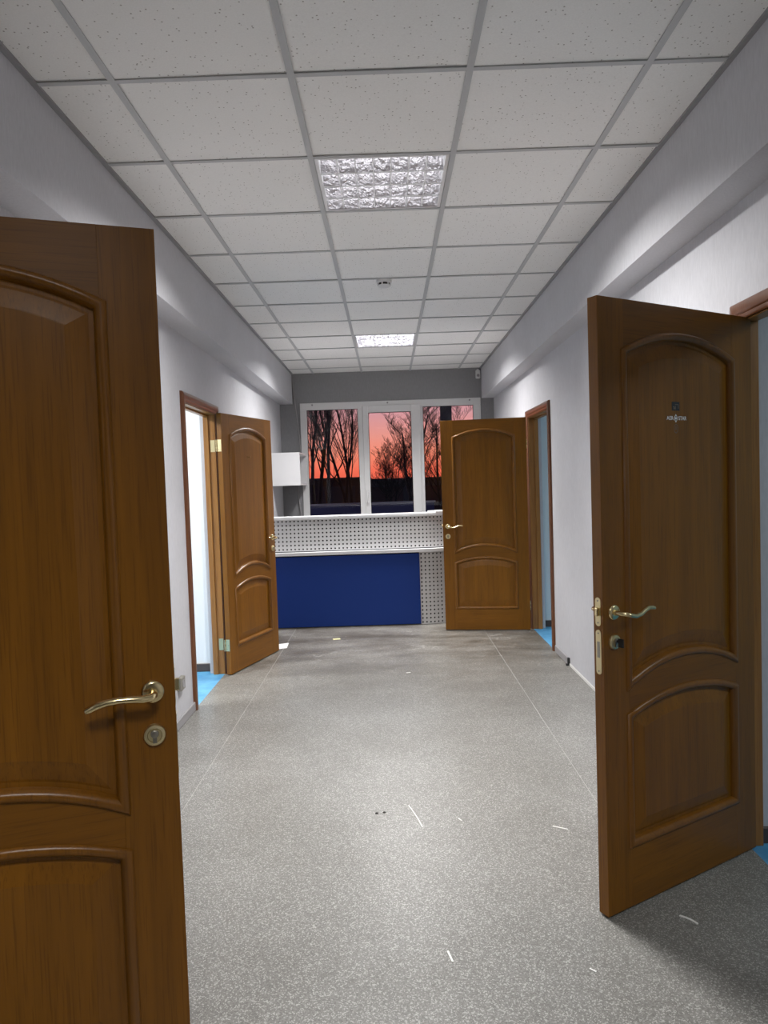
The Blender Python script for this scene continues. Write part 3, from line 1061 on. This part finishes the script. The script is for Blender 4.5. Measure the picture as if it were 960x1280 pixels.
for (x, y, lb) in ((-0.095, 3.02, 'dark crumb left of the long white sliver'), (-0.062, 3.026, 'smaller dark crumb beside its larger neighbour left of the long sliver')):
    o = MB().lathe([(0.004, 0), (0.008, 0.002), (0.004, 0.004)], (x, y, 0.0), 'Z', 6).build('dirt_crumb', 'dark_bit')
    tag(o, lb, 'dirt')

# ------------------------------------------------------------------ outdoors
struct(bx(-60, 60, 9.3, 90, -0.6, -0.3).build('ground', 'ground'))
fn = tag(empty('reflection_panel', (0, 10.5, -0.3)), 'low navy panel with a pale top edge standing in for a window reflection', 'reflection stand-in')  # solid stand-in for the counter's reflection in the glass, built outdoors
bx(-2.2, 0.68, -0.02, 0.02, 0, 1.425).build('sheet', 'navy', fn)
bx(-2.2, 0.7, -0.03, 0.03, 1.425, 1.45).build('top_rail', 'pale_reflection_edge', fn)  # pale edge of that reflection


def garage(x0, x1, y0, y1, zt, mat, label, nd):
    root = tag(empty('garage', ((x0 + x1) / 2, y0, -0.3)), label, 'garage')
    w = (x1 - x0) / 2
    bx(-w, w, 0, y1 - y0, 0, zt + 0.2).build('wall', mat, root)
    bx(-w - 0.15, w + 0.15, -0.2, y1 - y0 + 0.1, zt + 0.2, zt + 0.3).build('roof', 'concrete', root)
    for k in range(nd):
        xx = -w + (k + 0.5) * 2 * w / nd
        bx(xx - 0.4 * w * 2 / nd, xx + 0.4 * w * 2 / nd, -0.04, 0.0, 0, zt - 0.2).build('garage_door', 'concrete' if mat == 'garage' else 'garage', root, 0.02)
    return root


garage(-9.0, -1.6, 40, 46, 1.78, 'garage', 'long dark brown garage row at left beyond the window', 3)
garage(-1.3, 3.6, 42, 47, 1.66, 'garage_b', 'dark grey garage row in the middle beyond the window', 2)
garage(3.8, 11.0, 40, 46, 1.85, 'garage', 'dark brown garage row at right beyond the window', 3)

dark_shaft = tag(empty('dark_upright', (1.70, 20, -0.3)), 'dark square upright outside behind the right window pane', 'post')  # dark tapered upright filling part of the right pane's view
MB().loops([[(-.17, -.17, 0), (.17, -.17, 0), (.17, .17, 0), (-.17, .17, 0)], [(-.14, -.14, 6.2), (.14, -.14, 6.2), (.14, .14, 6.2), (-.14, .14, 6.2)]], True, True).build('shaft', 'concrete', dark_shaft)
bx(-0.5, 0.5, -0.05, 0.05, 5.7, 5.8).build('crossbar', 'concrete', dark_shaft)


def tree(name, x, y, height, spread, label, seed, stems=3, upright=0.8):
    rnd = random.Random(seed)
    root = tag(empty(name, (x, y, -0.3)), label, 'tree')
    spread = spread * 0.9
    tk = MB()
    br = MB()

    def grow(mb, p, d, L, r0, lev):
        pts = [p.copy()]
        rad = [r0]
        steps = (7, 5, 4, 3, 2)[lev]
        dirv = d.copy()
        for i in range(steps):
            dirv = (dirv + Vector((rnd.uniform(-.12, .12), rnd.uniform(-.12, .12), rnd.uniform(-.03, .12) * upright))).normalized()
            pts.append(pts[-1] + dirv * L / steps)
            rad.append(r0 * (1 - 0.72 * (i + 1) / steps))
        mb.tube(pts, rad, 5 if lev < 2 else 3)
        if lev >= 4:
            return
        nb = (12, 8, 6, 4)[lev]
        for k in range(nb):
            tt = 0.18 + 0.8 * (k + rnd.random() * 0.7) / nb
            i = min(int(tt * steps), steps - 1)
            q = pts[i].lerp(pts[i + 1], tt * steps - i)
            base = (pts[i + 1] - pts[i]).normalized()
            az_ = rnd.uniform(0, 2 * PI)
            side = Vector((math.cos(az_), math.sin(az_), rnd.uniform(0.0, 0.5)))
            nd_ = (base * upright + side * spread).normalized()
            grow(br, q, nd_, L * rnd.uniform(0.34, 0.52) * (1.05 - 0.35 * tt), max(r0 * (1 - 0.7 * tt) * 0.42, 0.005), lev + 1)
    for s_ in range(stems):
        a = 2 * PI * s_ / max(stems, 1) + rnd.random()
        tl = 0.10 + 0.10 * rnd.random() if stems > 1 else 0.03
        grow(tk, Vector((0.12 * math.cos(a), 0.12 * math.sin(a), 0)), Vector((tl * math.cos(a), tl * math.sin(a), 1)).normalized(), height * rnd.uniform(0.85, 1.0), 0.085 if height > 4 else 0.05, 0)
    tk.build('trunk', 'bark', root)
    br.build('branches', 'bark', root)
    return root


tree('poplar_tree', -2.55, 26, 8.0, 0.50, 'tall bare poplar filling the left part of the left window pane', 3, 3, 1.0)
tree('poplar_tree', -1.95, 35, 8.5, 0.48, 'bare poplar with slanting stems at the right of the left pane', 7, 3, 1.0)
tree('bare_tree', 1.15, 28, 4.5, 0.75, 'spreading bare tree in the right part of the middle pane', 11, 3, 0.75)
tree('bare_tree', 2.75, 34, 4.9, 0.65, 'bare tree behind the right window pane beside the dark upright', 15, 2, 0.8)
tree('bare_shrub', 0.12, 37, 3.3, 0.8, 'low bare shrub in the left part of the middle pane', 21, 4, 0.7)
